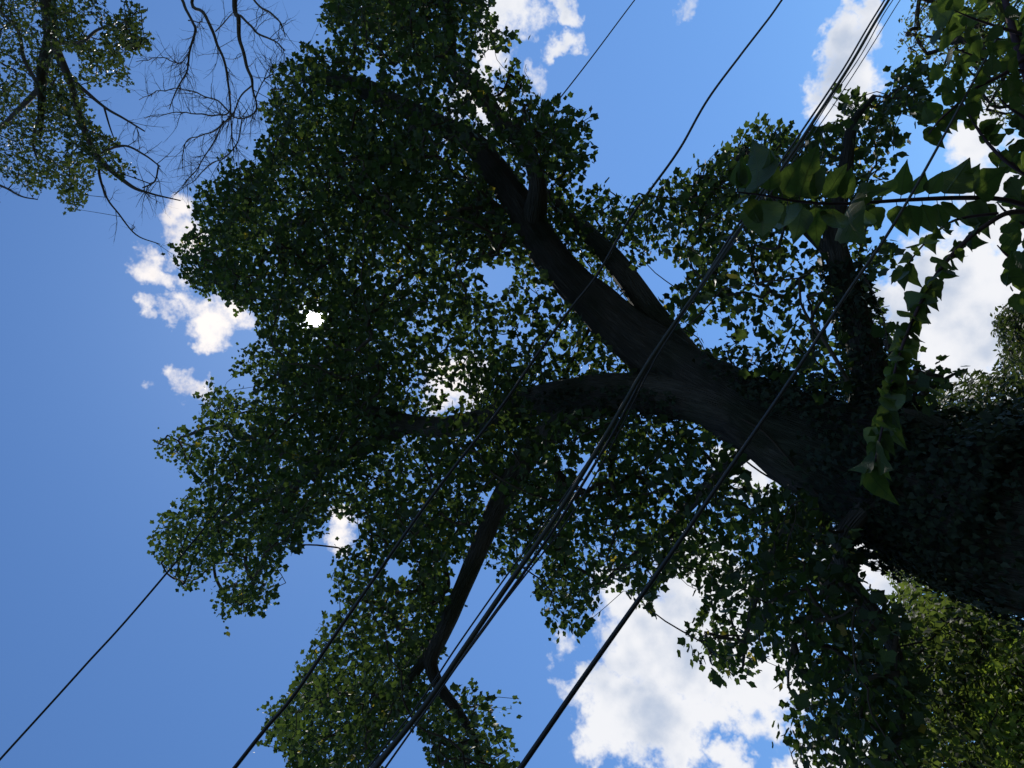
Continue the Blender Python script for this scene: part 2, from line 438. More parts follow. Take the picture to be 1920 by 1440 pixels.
def vPY(px, py, Y):
    x = (px - 960) / K; y = (720 - py) / K
    d = np.array(F_)[None] - x[:, None] * np.array(U_)[None] + y[:, None] * np.array(R_)[None]
    return np.array(CAM)[None] + d * (Y / d[:, 1])[:, None]
def vPD(px, py, t):
    x = (px - 960) / K; y = (720 - py) / K
    d = np.array(F_)[None] - x[:, None] * np.array(U_)[None] + y[:, None] * np.array(R_)[None]
    return np.array(CAM)[None] + d * t[:, None]
def grow_twigs(roots, pts, rmax=.05, r0=.0045, sides=4, jit=.12, skip=None):
    """connect every spray to the nearest wood, nearest first, so that boughs fork outwards"""
    roots = np.asarray(roots); pts = np.asarray(pts); nR = len(roots); nP = len(pts)
    allp = np.vstack([roots, pts]); parent = np.full(nR + nP, -1)
    best = np.full(nP, 1e9); bpar = np.zeros(nP, int); done = np.zeros(nP, bool)
    for i in range(nR):
        d = np.linalg.norm(pts - roots[i], axis=1); k_ = d < best
        best[k_] = d[k_]; bpar[k_] = i
    order = []
    for _ in range(nP):
        i = int(np.argmin(np.where(done, 1e9, best))); done[i] = True; parent[nR + i] = bpar[i]; order.append(i)
        d = np.linalg.norm(pts - pts[i], axis=1) * 1.08 + .05; k_ = (d < best) & ~done
        best[k_] = d[k_]; bpar[k_] = nR + i
    cnt = np.ones(nR + nP)
    for i in reversed(order): cnt[parent[nR + i]] += cnt[nR + i]
    tb = Tubes(); dirs = np.zeros((nP, 3))
    for i in order:
        a = Vector(allp[parent[nR + i]]); b = Vector(pts[i]); L = (b - a).length
        if L < 1e-4: continue
        j = Vector(RNG.normal(0, 1, 3)) * L * jit * .6
        mid = a.lerp(b, .5) + j + Vector((0, 0, .05 * L))
        ra = min(rmax, r0 * cnt[nR + i] ** .5 * 1.15); rb = min(rmax, r0 * max(1, cnt[nR + i] - 1) ** .5)
        c, r = catmull([a, mid, b], [ra, (ra + rb) / 2, rb], 2)
        if skip is None or not skip(c): tb.add(c, r, sides)
        dirs[i] = np.array((b - a).normalized())
    return tb, dirs
def sample_poly(poly, n, dens=None, holes=()):
    poly = np.array(poly, float); lo, hi = poly.min(0), poly.max(0); out = np.zeros((0, 2))
    while len(out) < n:
        q = RNG.uniform(lo, hi, (n * 3, 2))
        ok = inside(q[:, 0], q[:, 1], poly)
        for h in holes: ok &= ~inside(q[:, 0], q[:, 1], h)
        q = q[ok]
        if dens is not None: q = q[RNG.random(len(q)) < dens(q[:, 0], q[:, 1])]
        out = np.vstack([out, q])
    return out[:n]
def sprays(centers, dirs, per, sig, size, droop=.5, flat=.9, up=1.0):
    """leaves held round each twig end, blades roughly level, tips outward and down"""
    n = len(centers); c = np.repeat(centers, per, axis=0)
    off = RNG.normal(0, 1, (n * per, 3)) * sig * np.array([1, 1, .62])
    pos = c + off
    tip = off + np.repeat(dirs, per, axis=0) * sig * .6 + RNG.normal(0, .12, off.shape); tip[:, 2] -= droop * np.linalg.norm(tip, axis=1)
    nrm = RNG.normal(0, flat, off.shape) * .6 + np.array([0, 0, up])
    sz = size * RNG.uniform(.5, 1.25, n * per)
    return pos, frames(tip, nrm), sz

# ------------------------------------------------------------------ ground
g_ = 700
gv = []
N = 40
for i in range(N + 1):
    for j in range(N + 1):
        x = (i / N * 2 - 1); y = (j / N * 2 - 1)
        x = math.copysign(abs(x) ** 2.2, x) * g_; y = math.copysign(abs(y) ** 2.2, y) * g_
        gv.append((x, y, .12 * mnoise.noise(Vector((x * .2, y * .2, 0)))))
gf = [(i * (N + 1) + j, (i + 1) * (N + 1) + j, (i + 1) * (N + 1) + j + 1, i * (N + 1) + j + 1) for i in range(N) for j in range(N)]
go = link('ground', raw_mesh('ground', gv, gf, MAT['ground'], smooth=True), kind='structure')

# ------------------------------------------------------------------ the big leaning tulip tree
def YT(px):                                # how far off the crown hangs
    x = (np.asarray(px, float) - 960) / K
    return np.where(x < 0, 8 + 3.0 * x, 8 - .6 * x)
tree = empty('tulip_tree', PY(1900, 975, 8).to_3d() * 1, 'huge leaning tulip tree with forked ivy-clad trunk and dense backlit crown', 'tree')
tree.location.z = 0; bpy.context.view_layer.update()
def limb(points, n=6, dY=0.0):
    """points: (px, py, width px[, Y])"""
    P = []; R = []
    for i_, q in enumerate(points):
        Y = q[3] if len(q) > 3 else float(YT(q[0])) + dY * min(1, i_ / 2)
        p_ = PY(q[0], q[1], Y); P.append(p_); R.append(q[2] / 2 * depth_of(p_) / K)
    return catmull(P, R, n)
tr = [(1930, 985, 300), (1830, 958, 285), (1700, 905, 255), (1560, 850, 190), (1440, 798, 150), (1340, 738, 120), (1240, 672, 100),
      (1150, 600, 82), (1070, 525, 68), (1012, 450, 60), (975, 385, 56), (930, 322, 50), (885, 268, 42), (800, 222, 34), (715, 182, 36), (640, 152, 26), (570, 150, 12)]
P = [PY(a, b, 8.0 if a > 960 else float(YT(a))) for a, b, c in tr]; R = [c / 2 * depth_of(q) / K for (a, b, c), q in zip(tr, P)]
base = P[0].copy(); base.z = -.3; base.x -= .12
mid = P[0].lerp(base, .5)
P = [base, mid] + P; R = [R[0] * 1.5, R[0] * 1.12] + R
tc_, trr = catmull(P, R, 8)
tb = Tubes(); tb.add(tc_, trr, 44, .10, 3.1, .20)
link('trunk', tb.mesh('trunk', MAT['bark']), tree)
limbs_px = {
 'C': ([(1440, 802, 50), (1350, 768, 78), (1265, 745, 80), (1190, 735, 72), (1100, 737, 66), (1000, 752, 56), (900, 790, 42), (800, 800, 40), (690, 770, 28), (600, 720, 18), (520, 700, 9)], -.15),
 'B': ([(1400, 765, 44), (1330, 712, 54), (1285, 662, 54), (1225, 590, 48), (1160, 500, 42), (1105, 440, 34), (1062, 402, 24), (1030, 370, 18), (1000, 335, 8)], .5),
 'D': ([(1760, 880, 120), (1690, 815, 96), (1640, 720, 72), (1608, 610, 56), (1578, 510, 46), (1564, 430, 40), (1585, 320, 28), (1600, 230, 16), (1640, 180, 8)], .6),
 'E': ([(1720, 910, 40), (1650, 935, 34), (1595, 985, 33), (1578, 1030, 33), (1592, 1085, 32), (1640, 1150, 30), (1680, 1230, 24), (1690, 1330, 16), (1680, 1420, 10)], -.5),
 'A2': ([(1000, 420, 50), (1008, 345, 34), (985, 275, 30), (938, 228, 30), (900, 170, 28), (850, 128, 26), (842, 60, 26), (838, -30, 18), (830, -90, 8)], -.2),
 'C2': ([(1150, 740, 40), (1070, 775, 52), (1000, 840, 44), (940, 935, 40), (898, 1030, 37), (858, 1120, 33), (828, 1190, 30), (808, 1238, 26), (822, 1284, 22), (856, 1330, 19), (888, 1385, 15), (905, 1450, 15), (905, 1510, 8)], -.3),
 'C3': ([(806, 1225, 22), (765, 1275, 19), (705, 1330, 14), (640, 1370, 7)], -.4),
 'F': ([(760, 800, 30), (660, 850, 26), (560, 900, 20), (450, 960, 14), (370, 1020, 7)], -.2),
 'G': ([(560, 900, 16), (520, 990, 14), (490, 1060, 10), (465, 1120, 6)], -.3),
 'H': ([(620, 870, 18), (520, 850, 14), (420, 800, 9), (340, 820, 5)], .2),
 'I': ([(800, 222, 30), (700, 320, 26), (600, 400, 20), (480, 440, 12), (390, 470, 6)], .3),
 'J': ([(1450, 810, 30), (1350, 890, 26), (1260, 980, 20), (1180, 1050, 12), (1110, 1110, 5)], .7),
 'K': ([(1570, 860, 30), (1480, 985, 24), (1425, 1090, 16), (1400, 1190, 9), (1392, 1260, 4)], .2),
 'L': ([(1592, 540, 18, 8.35), (1545, 468, 20, 8.45), (1490, 410, 17, 8.6), (1430, 340, 13, 8.7), (1400, 280, 7, 8.7)], .8),
 'Mm': ([(1690, 815, 30), (1720, 750, 14), (1770, 712, 7), (1808, 692, 3)], .8),
}
limb_nodes = [np.array(q) for q in tc_[30:]]
limb_vis = []                              # limbs that stand clear in front of their leaves
for nm, (pts, dy) in limbs_px.items():
    c, r = limb(pts, 6, dy)
    t_ = Tubes(); t_.add(c, r, 18 if pts[0][2] > 40 else 10, .10, ord(nm[0]) * 1.3, .10)
    link('limb', t_.mesh('limb', MAT['bark']), tree)
    limb_nodes += [np.array(q) for q in c]
    if nm in ('C', 'B', 'C2', 'C3', 'A2', 'D'):
        pr = project(np.array(c))
        for i in range(len(c)):
            if nm == 'C' and pr[0][i] < 1010: continue
            if nm == 'A2' and pr[1][i] < 340: continue
            if nm == 'B' and pr[0][i] < 1110: continue
            if nm == 'C2' and not (785 < pr[0][i] < 935 and pr[1][i] < 1340): continue
            if nm == 'C3' and pr[0][i] < 770: continue
            limb_vis.append((pr[0][i], pr[1][i], r[i] / pr[2][i] * K, c[i][1]))
pr = project(np.array(tc_))
for i in range(len(tc_)):
    if 915 < pr[0][i] < 1700: limb_vis.append((pr[0][i], pr[1][i], trr[i] / pr[2][i] * K, tc_[i][1]))
limb_vis = np.array(limb_vis)

CROWN = [(600,-60),(605,20),(620,85),(590,85),(550,98),(515,140),(500,175),(488,200),(500,240),(470,270),(480,292),(450,310),(430,302),(400,318),(395,345),
 (348,378),(365,420),(332,455),(325,490),(340,520),(370,555),(400,545),(440,580),(475,588),(485,622),(452,650),(430,690),(452,703),(480,722),(500,742),(470,752),
 (440,730),(400,722),(370,732),(376,770),(365,800),(335,808),(285,822),(292,842),(330,875),(345,895),(375,882),(385,905),(330,930),(320,960),(290,1000),(290,1040),
 (310,1075),(345,1112),(362,1090),(395,1085),(420,1060),(440,1075),(398,1105),(425,1170),(460,1150),(500,1165),(508,1120),(540,1090),(530,1058),(560,1030),(590,1005),(610,1010),
 (628,1060),(615,1100),(648,1130),(618,1160),(600,1190),(580,1240),(548,1242),(545,1290),(497,1330),(490,1400),(540,1412),(545,1500),(690,1500),(720,1405),
 (770,1330),(800,1385),(812,1500),(955,1500),(968,1412),(940,1390),(930,1342),(980,1335),(975,1310),(920,1322),(890,1285),(862,1300),(822,1290),(795,1270),(822,1240),(822,1195),
 (858,1130),(895,1050),(912,1050),(940,1085),(960,1085),(1000,1030),(1020,1050),(1008,1090),(1002,1110),(1030,1142),(1030,1182),(1060,1170),(1100,1187),(1130,1142),(1112,1110),
 (1150,1102),(1200,1130),(1212,1160),(1240,1112),(1258,1080),(1290,1092),(1312,1130),(1300,1180),(1285,1202),(1290,1240),(1340,1262),(1412,1292),(1422,1250),(1460,1242),
 (1480,1300),(1490,1340),(1450,1362),(1465,1400),(1500,1500),(1740,1500),(1730,1300),(1700,1180),(1665,1120),(1625,1100),(1600,1060),(1610,1010),(1640,990),(1700,900),(1750,735),
 (1800,712),(1812,690),(1760,682),(1722,680),(1700,660),(1662,600),(1672,570),(1622,560),(1640,530),(1682,500),(1692,460),(1652,442),(1622,470),(1602,440),(1640,420),(1652,370),
 (1692,310),(1692,260),(1662,232),(1690,216),(1740,240),(1752,180),(1722,110),(1692,120),(1662,160),(1622,186),(1580,180),(1560,190),(1560,222),(1520,240),(1480,262),(1460,240),
 (1422,225),(1390,240),(1362,270),(1312,290),(1306,310),(1340,332),(1280,325),(1232,350),(1180,366),(1140,350),(1072,372),(1062,350),(1066,338),(1092,330),(1126,300),(1110,280),
 (1090,250),(1112,235),(1106,205),(1080,212),(1050,190),(1022,186),(1000,165),(990,130),(986,110),(950,130),(930,136),(890,142),(886,110),(920,102),(972,76),(950,60),(912,56),(922,10),(925,-60)]
HOLES = [[(868,502),(950,488),(972,512),(958,540),(922,562),(900,530)], [(1178,502),(1250,482),(1302,500),(1280,530),(1240,552),(1252,592),(1228,575)],
 [(1308,600),(1350,612),(1362,650),(1340,662),(1304,632)], [(1470,440),(1540,436),(1552,480),(1525,472),(1490,462)], [(620,965),(682,975),(678,1010),(650,1025),(612,1000)],
 [(1100,832),(1132,880),(1092,925),(1076,880)], [(1395,850),(1440,868),(1455,905),(1410,915)], [(716,1040),(792,1058),(765,1092),(720,1085)], [(840,1050),(882,1060),(862,1112),(838,1120)],
 [(895,930),(922,918),(912,962)], [(690,125),(712,140),(705,160),(682,150)], [(1560,985),(1590,985),(1580,1005),(1560,1000)], [(590 + 13 * math.cos(a * .7), 598 + 13 * math.sin(a * .7)) for a in range(9)], [(725,1180),(745,1185),(735,1225)],
 [(838,730),(862,728),(868,758),(845,765)], [(895,200),(925,205),(915,230),(892,225)], [(1300,560),(1340,560),(1330,590)], [(1045,850),(1066,860),(1050,890)],
 [(1120,690),(1140,685),(1142,698),(1112,704)], [(935,620),(958,620),(950,645),(930,640)], [(1610,1035),(1660,1040),(1655,1085),(1620,1080)]]
SPARSE = [(850, 745, 70, .55), (910, 215, 60, .55), (985, 320, 40, .6), (810, 880, 60, .7), (400, 800, 90, .65), (440, 1060, 120, .75), (650, 1300, 120, .85), (1130, 470, 60, .7),
 (930, 620, 60, .7), (1330, 620, 80, .55), (1200, 900, 90, .7), (1400, 1190, 90, .7), (1550, 1400, 100, .75), (1620, 300, 70, .7), (1450, 540, 100, .5), (450, 620, 60, .7), (560, 60, 50, .7),
 (900, 60, 60, .6), (1080, 260, 50, .6), (700, 130, 40, .6), (1100, 1120, 60, .75), (880, 1400, 80, .8), (1000, 560, 60, .7), (1480, 660, 100, .5), (1340, 1020, 70, .75)]
tmax = float((YT(280) / .707 / (1 + (280 - 960) / K)))
def dens(px, py):
    x = (px - 960) / K
    t = YT(px) / (.7071 * (1 + x))
    d = (t / tmax) ** 1.7
    for cx, cy, r, f in SPARSE:
        q = np.exp(-(((px - cx) ** 2 + (py - cy) ** 2) / r ** 2)); d = d * (1 - q * (1 - f) * 1.3)
    return np.clip(d, 0, 1)
NSPR = 9000
sp = sample_poly(CROWN, NSPR, dens, HOLES)
Ys = YT(sp[:, 0]) + np.clip(RNG.normal(.25, 1.25, NSPR), -2.3, 3.0) + 1.3 * np.clip((sp[:, 0] - 1150) / 200, 0, 1) * np.clip((560 - sp[:, 1]) / 150, 0, 1)
cen = vPY(sp[:, 0], sp[:, 1], Ys)
cl = np.array([mnoise.noise(Vector(c * .8)) + .4 * mnoise.noise(Vector(c * 1.9)) for c in cen])
keep = RNG.random(NSPR) < np.clip(.72 + cl * 2.0, .03, 1)
for q in ((24, 0), (-24, 0), (0, 24), (0, -24)):
    o_ = ~inside(sp[:, 0] + q[0], sp[:, 1] + q[1], CROWN)
    for h in HOLES: o_ |= inside(sp[:, 0] + q[0], sp[:, 1] + q[1], h)
    keep &= ~(o_ & (RNG.random(NSPR) < .22))
def on_limb(px_, py_, Y_, f=1.02, back=.3):
    r_ = np.zeros(len(px_), bool)
    for i in range(0, len(px_), 4000):
        s_ = slice(i, i + 4000)
        dd = (px_[s_, None] - limb_vis[None, :, 0]) ** 2 + (py_[s_, None] - limb_vis[None, :, 1]) ** 2
        r_[s_] = ((dd < (limb_vis[None, :, 2] * f) ** 2) & (Y_[s_][:, None] < limb_vis[None, :, 3] + back)).any(1)
    return r_
keep &= ~on_limb(sp[:, 0], sp[:, 1], Ys)
cen = cen[keep]
def clear_of_limbs(c):
    q = np.array([tuple(v) for v in c]); a, b, t = project(q)
    return on_limb(a, b, q[:, 1] , .97, -.12).any()
tb, dirs = grow_twigs(np.array(limb_nodes), cen, .045, .0036, 4, skip=clear_of_limbs)
pos, Rm, sz = sprays(cen, dirs, 19, .21, .089, .45, .95)
px, py, dp = project(pos)
wob_ = np.array([(mnoise.noise(Vector((a / 34, b / 34, 1.5))), mnoise.noise(Vector((a / 34, b / 34, 7.5)))) for a, b in zip(px, py)])
jx = px + RNG.normal(0, 6, len(px)) + 24 * wob_[:, 0]; jy = py + RNG.normal(0, 6, len(px)) + 24 * wob_[:, 1]
ok = inside(jx, jy, CROWN)
hx = px + RNG.normal(0, 4, len(px)) + 8 * wob_[:, 0]; hy = py + RNG.normal(0, 4, len(px)) + 8 * wob_[:, 1]
for h in HOLES: ok &= ~inside(hx, hy, h)
ok &= (px - 590) ** 2 + (py - 598) ** 2 > (17 + RNG.normal(0, 2.5, len(px))) ** 2
# nothing grows through or straight in front of the bare limbs
ok &= ~on_limb(px, py, pos[:, 1])
pos, Rm, sz, dp, px, py = pos[ok], Rm[ok], sz[ok], dp[ok], px[ok], py[ok]
print('tulip leaves', len(pos))
link('branchlet', tb.mesh('branchlet', MAT['twig']), tree, 'stuff')
infr = (px > 0) & (px < 1920) & (py > 0) & (py < 1440)
rank = np.argsort(np.where(infr, dp / sz, 1e9)); big, rest = rank[:300], rank[300:]
leaf_objects('leaf', T_tulip(), pos[big], Rm[big], sz[big], MAT['tulip'], tree)
link('foliage', leaf_mesh('foliage', T_tulip(), pos[rest], Rm[rest], sz[rest], MAT['tulip']), tree, 'stuff')

# ------------------------------------------------------------------ ivy climbing the trunk
ivy = empty('ivy_vine', (base.x, base.y - .6, 0), 'dark ivy smothering the lower trunk of the leaning tulip tree', 'ivy')
tcA = np.array([tuple(q) for q in tc_]); trA = np.array(trr)
def wrap(cA, rA, n, dens_fn, bush):
    ii = RNG.integers(0, len(cA) - 1, n * 3); f = RNG.random(n * 3)
    c = cA[ii] * (1 - f[:, None]) + cA[ii + 1] * f[:, None]; r = rA[ii]
    tg = cA[ii + 1] - cA[ii]; tg /= np.linalg.norm(tg, axis=1, keepdims=True)
    rv = RNG.normal(0, 1, c.shape); rv -= (rv * tg).sum(1, keepdims=True) * tg; rv /= np.linalg.norm(rv, axis=1, keepdims=True)
    ok = RNG.random(n * 3) < dens_fn(c, rv)
    c, r, rv = c[ok][:n], r[ok][:n], rv[ok][:n]
    nz_ = np.array([mnoise.noise(Vector(q * 1.6)) for q in c + rv * r[:, None]])
    p_ = c + rv * (r * 1.02 + .03 + bush * RNG.random(len(c)) * np.clip(.6 + nz_, .05, 2))[:, None]
    tip = RNG.normal(0, .5, p_.shape) + np.array([0, 0, -1.0]); nrm = rv + RNG.normal(0, .35, rv.shape) + np.array([0, 0, .4])
    return p_, frames(tip, nrm), RNG.uniform(.04, .085, len(p_))
def trunk_dens(c, rv):
    px_, py_, t_ = project(c)
    side = rv @ np.array(R_)
    low = np.clip((px_ - 1520) / 160, 0, 1)
    upper = np.clip((px_ - 1300) / 120, 0, 1) * (side > .45) * .8
    return np.where(c[:, 2] < 3.5, .9, np.clip(np.maximum(low, upper), 0, 1))
ip, iR, iz = wrap(tcA[:62], trA[:62], 12000, trunk_dens, .34)
cD, rD = limb(limbs_px['D'][0], 6, limbs_px['D'][1])
ip2, iR2, iz2 = wrap(np.array([tuple(q) for q in cD])[:26], np.array(rD)[:26], 1500, lambda c, rv: np.full(len(c), .8), .10)
cC, rC = limb(limbs_px['C'][0], 6, limbs_px['C'][1])
ip3, iR3, iz3 = wrap(np.array([tuple(q) for q in cC])[10:30], np.array(rC)[10:30], 900, lambda c, rv: np.where(rv[:, 0] < .2, .8, .05), .10)
ip = np.vstack([ip, ip2, ip3]); iR = np.vstack([iR, iR2, iR3]); iz = np.concatenate([iz, iz2, iz3])
px, py, dp = project(ip); infr = (px > 0) & (px < 1920) & (py > 0) & (py < 1440)
rank = np.argsort(np.where(infr, dp / iz, 1e9)); big, rest = rank[:300], rank[300:]
leaf_objects('leaf', T_ivy(), ip[big], iR[big], iz[big], MAT['ivy'], ivy)
link('foliage', leaf_mesh('foliage', T_ivy(), ip[rest], iR[rest], iz[rest], MAT['ivy']), ivy, 'stuff')
for q in range(7):
    a0 = q * .9; P = []; 
    for i in range(4, 52, 3):
        t = (tcA[i + 1] - tcA[i]); t = Vector(t).normalized(); u = t.orthogonal().normalized(); b = t.cross(u)
        a = a0 + .5 * math.sin(i * .21 + q)
        P.append(Vector(tcA[i]) + (u * math.cos(a) + b * math.sin(a)) * (trA[i] * 1.04 + .01))
    c, r = catmull(P, [.028 - .0012 * i for i in range(len(P))], 3)
    t_ = Tubes(); t_.add(c, r, 6, .2); link('stem', t_.mesh('stem', MAT['twig']), ivy)

# ------------------------------------------------------------------ generic crown
def crown_tree(name, label, cat, poly, Yf, thick, nspr, per, sig, size, tmpl, mt, limbs, trunk_w=.18, holes=(), group=None, indiv=0, flat=.95, leanto=None, rmax=.03, droop=.45, jitpx=4, r0=.0036):
    cpx = np.array(poly, float).mean(0)
    L0 = limbs[0][0]
    P0 = PY(L0[0], L0[1], L0[3])
    basep = Vector(leanto) if leanto else Vector((P0.x, P0.y, 0))
    t = empty(name, (basep.x, basep.y, 0), label, cat, group)
    nodes = []
    for k_, pts in enumerate(limbs):
        P = [PY(q[0], q[1], q[3]) for q in pts]; R = [q[2] / 2 * depth_of(p_) / K for q, p_ in zip(pts, P)]
        nm = 'limb'
        if k_ == 0:
            m1 = basep.lerp(P[0], .5); m1.x = basep.x * .6 + P[0].x * .4; m1.y = basep.y * .6 + P[0].y * .4
            P = [Vector((basep.x, basep.y, -.2)), m1] + P; R = [max(trunk_w, R[0] * 1.3), max(trunk_w * .8, R[0] * 1.1)] + R; nm = 'trunk'
        c, r = catmull(P, R, 6)
        tt = Tubes(); tt.add(c, r, 12, .1, k_ * 2.2, .08)
        link(nm, tt.mesh(nm, MAT['bark'] if k_ == 0 else MAT['twig']), t)
        nodes += [np.array(q) for q in (c[8:] if k_ == 0 else c)]
    if nspr:
        sp = sample_poly(poly, nspr, None, holes)
        Ys = Yf(sp) + np.clip(RNG.normal(0, thick, nspr), -2 * thick, 2 * thick)
        cen = vPY(sp[:, 0], sp[:, 1], Ys)
        cl_ = np.array([mnoise.noise(Vector(c * (1.3 if thick < 1.2 else .7))) for c in cen])
        cen = cen[RNG.random(nspr) < np.clip(.75 + 2 * cl_, .05, 1)]
        tb, dirs = grow_twigs(np.array(nodes), cen, rmax, r0, 4)
        link('branchlet', tb.mesh('branchlet', MAT['twig']), t, 'stuff')
        pos, Rm, sz = sprays(cen, dirs, per, sig, size, droop, flat)
        px, py, dp = project(pos)
        jx = px + RNG.normal(0, jitpx, len(px)); jy = py + RNG.normal(0, jitpx, len(px))
        ok = inside(jx, jy, poly)
        for h in holes: ok &= ~inside(jx, jy, h)
        pos, Rm, sz, dp, px, py = pos[ok], Rm[ok], sz[ok], dp[ok], px[ok], py[ok]
        infr = (px > 0) & (px < 1920) & (py > 0) & (py < 1440)
        rank = np.argsort(np.where(infr, dp / sz, 1e9)); big, rest = rank[:indiv], rank[indiv:]
        if indiv: leaf_objects('leaf', tmpl, pos[big], Rm[big], sz[big], mt, t)
        link('foliage', leaf_mesh('foliage', tmpl, pos[rest], Rm[rest], sz[rest], mt), t, 'stuff')
    return t
YO = 4.6
def oY(px, off=0): return YO + off + (px - 100) * .004
# oak whose boughs reach in overhead
OAK = [(-60,-60),(185,-60),(195,10),(205,40),(235,20),(245,5),(275,15),(258,55),(296,72),(272,92),(226,100),(245,150),(225,164),(190,155),(165,162),(152,130),(148,150),(160,195),(176,240),(222,262),(225,300),
 (258,325),(230,334),(200,320),(172,330),(162,380),(146,396),(120,390),(105,352),(90,345),(65,366),(30,338),(-60,300)]
OAKH = [[(110,95),(150,95),(150,140),(115,130)], [(0,95),(20,110),(10,150),(0,160)], [(60,20),(76,30),(70,60),(55,50)], [(170,30),(200,60),(185,95),(165,70)], [(100,250),(130,270),(110,290)]]
oak_l = [
 [(92, -420, 60, 4.6), (90, -200, 44, 4.6), (86, -40, 30, 4.6), (95, 60, 24, 4.6), (80, 130, 20, 4.6), (78, 200, 14, 4.6), (76, 260, 5, 4.6)],
 [(98, 75, 16, 4.6), (130, 150, 14, 4.7), (150, 220, 12, 4.7), (182, 292, 11, 4.8), (240, 345, 7, 4.8), (280, 362, 4, 4.9), (338, 376, 2, 5)],
 [(75, 165, 12, 4.6), (40, 200, 9, 4.5), (-10, 250, 7, 4.5)],
 [(145, 158, 8, 4.7), (195, 200, 5, 4.8), (232, 222, 4, 4.8), (271, 246, 2.5, 4.9)],
 [(103, 80, 8, 4.6), (150, 80, 7, 4.6), (185, 55, 5, 4.6), (240, 40, 2, 4.6)],
 [(75, 165, 8, 4.6), (45, 110, 7, 4.6), (35, 60, 6, 4.6), (0, 20, 4, 4.6)],
 [(190, 300, 6, 4.8), (186, 325, 5, 4.8), (200, 370, 3.5, 4.8), (222, 400, 3, 4.8), (255, 440, 2.5, 4.9), (300, 458, 1.5, 4.9)],
 [(182, 290, 5, 4.8), (230, 273, 4, 4.8), (270, 290, 3.5, 4.8), (300, 312, 2.5, 4.8)],
 [(297, 312, 3, 4.8), (290, 340, 3, 4.8), (268, 352, 3, 4.8)],
 [(-20, 340, 5, 4.5), (10, 352, 4, 4.5), (40, 368, 3, 4.5), (70, 374, 2, 4.5)],
 [(195, 200, 4, 4.8), (205, 235, 3, 4.8), (213, 258, 2, 4.8)],
 [(78, 205, 7, 4.6), (62, 262, 5, 4.6), (70, 300, 3, 4.6)],
]
oak = crown_tree('oak_tree', 'small-leaved oak boughs reaching in from the upper left corner', 'tree', OAK, lambda s: YO + .35 + s[:, 0] * 0, .6, 1050, 18, .15, .108, T_oak(), MAT['oak'], oak_l, .35, OAKH, indiv=120, leanto=(12.5, 4.4, 0))
# bare twigs -------------------------------------------------------
def twigs_from(tb, P, R, rnd, lvl, spread=.9, n=None, lmul=1.0):
    """forking dead twigs along a branch"""
    n = n or max(3, int(len(P) * .7))
    for k_ in range(n):
        i = rnd.randint(max(1, len(P) // 5), len(P) - 2)
        t = (P[i + 1] - P[i]).normalized()
        v = Vector((rnd.gauss(0, 1), rnd.gauss(0, .45), rnd.gauss(0, 1)))
        d = (t * rnd.uniform(.7, 1.1) + v.normalized() * spread * rnd.uniform(.6, 1.0)).normalized()
        L = lmul * rnd.uniform(.35, .95) * (1 if lvl else .45)
        pts = [P[i].copy()]; q = d.copy()
        for s_ in range(5):
            q = (q + Vector((rnd.gauss(0, .2), rnd.gauss(0, .12), rnd.gauss(0, .2) ))).normalized()
            pts.append(pts[-1] + q * L / 5)
        r0 = min(R[i] * .62, .007 if lvl else .0042)
        rad = [r0 * (1 - .14 * s_) for s_ in range(6)]
        tb.add(pts, rad, 4)
        if lvl: twigs_from(tb, pts, rad, rnd, lvl - 1, spread, 4, lmul)
rnd = random.Random(11)
t_ = Tubes()
for pts in (oak_l[6], oak_l[7], oak_l[8], oak_l[1][3:], oak_l[9], oak_l[3]):
    P = [PY(q[0], q[1], q[3]) for q in pts]; R = [q[2] / 2 * depth_of(p_) / K for q, p_ in zip(pts, P)]
    c, r = catmull(P, R, 5); twigs_from(t_, c, r, rnd, 1, .9, 7, .8)
link('dead_twig', t_.mesh('dead_twig', MAT['dead']), oak, 'stuff')
# dead tree
dead = empty('bare_tree', (10.5, 7.2, 0), 'leafless dead branches with fine twigs between the oak and the tulip tree', 'tree')
DY = 6.2
dl = [
 [(455, -520, 70), (450, -260, 40), (440, -5, 12), (447, 35, 11), (450, 75, 9.5), (460, 110, 8), (472, 145, 7), (475, 170, 5), (481, 192, 4)],
 [(438, -120, 12), (340, -30, 8), (345, 5, 7), (360, 43, 6), (365, 63, 6), (355, 100, 5), (350, 135, 4), (330, 170, 3.5), (318, 205, 2)],
 [(446, -180, 14), (362, -10, 8), (385, 30, 8), (405, 75, 7), (420, 115, 6), (428, 160, 5), (432, 200, 4), (433, 240, 3), (438, 290, 2)],
 [(452, 30, 6), (480, 60, 5), (510, 75, 4), (535, 96, 3)],
 [(450, -90, 8), (475, -2, 5), (508, 25, 5), (525, 45, 4), (535, 70, 2)],
 [(432, 205, 4), (418, 216, 4), (385, 217, 3.5), (330, 212, 2.5), (272, 222, 1.5)],
 [(471, 160, 4), (450, 185, 4), (436, 212, 4), (410, 240, 3.5), (372, 255, 3), (348, 268, 2.5), (342, 300, 1.5)],
 [(430, 212, 4), (402, 186, 3.5), (362, 172, 3), (310, 168, 2.5), (262, 186, 1.5)],
 [(481, 192, 4), (478, 208, 4), (455, 222, 3.5), (432, 218, 3)],
 [(455, 222, 3.5), (446, 268, 3), (420, 295, 3), (395, 310, 2.5), (360, 342, 2), (328, 366, 1.5)],
 [(420, 228, 3.5), (396, 275, 3), (365, 320, 2.5), (342, 352, 2)],
 [(355, 100, 3), (335, 118, 2.5), (300, 108, 2.5), (255, 116, 1.5)],
 [(352, 40, 3), (370, 42, 2.5), (380, 40, 2)],
 [(405, 55, 3), (430, 32, 2.5), (445, 18, 1.5)],
 [(478, 185, 3), (495, 150, 2.5), (511, 138, 2.5), (505, 110, 2)],
]
t_ = Tubes()
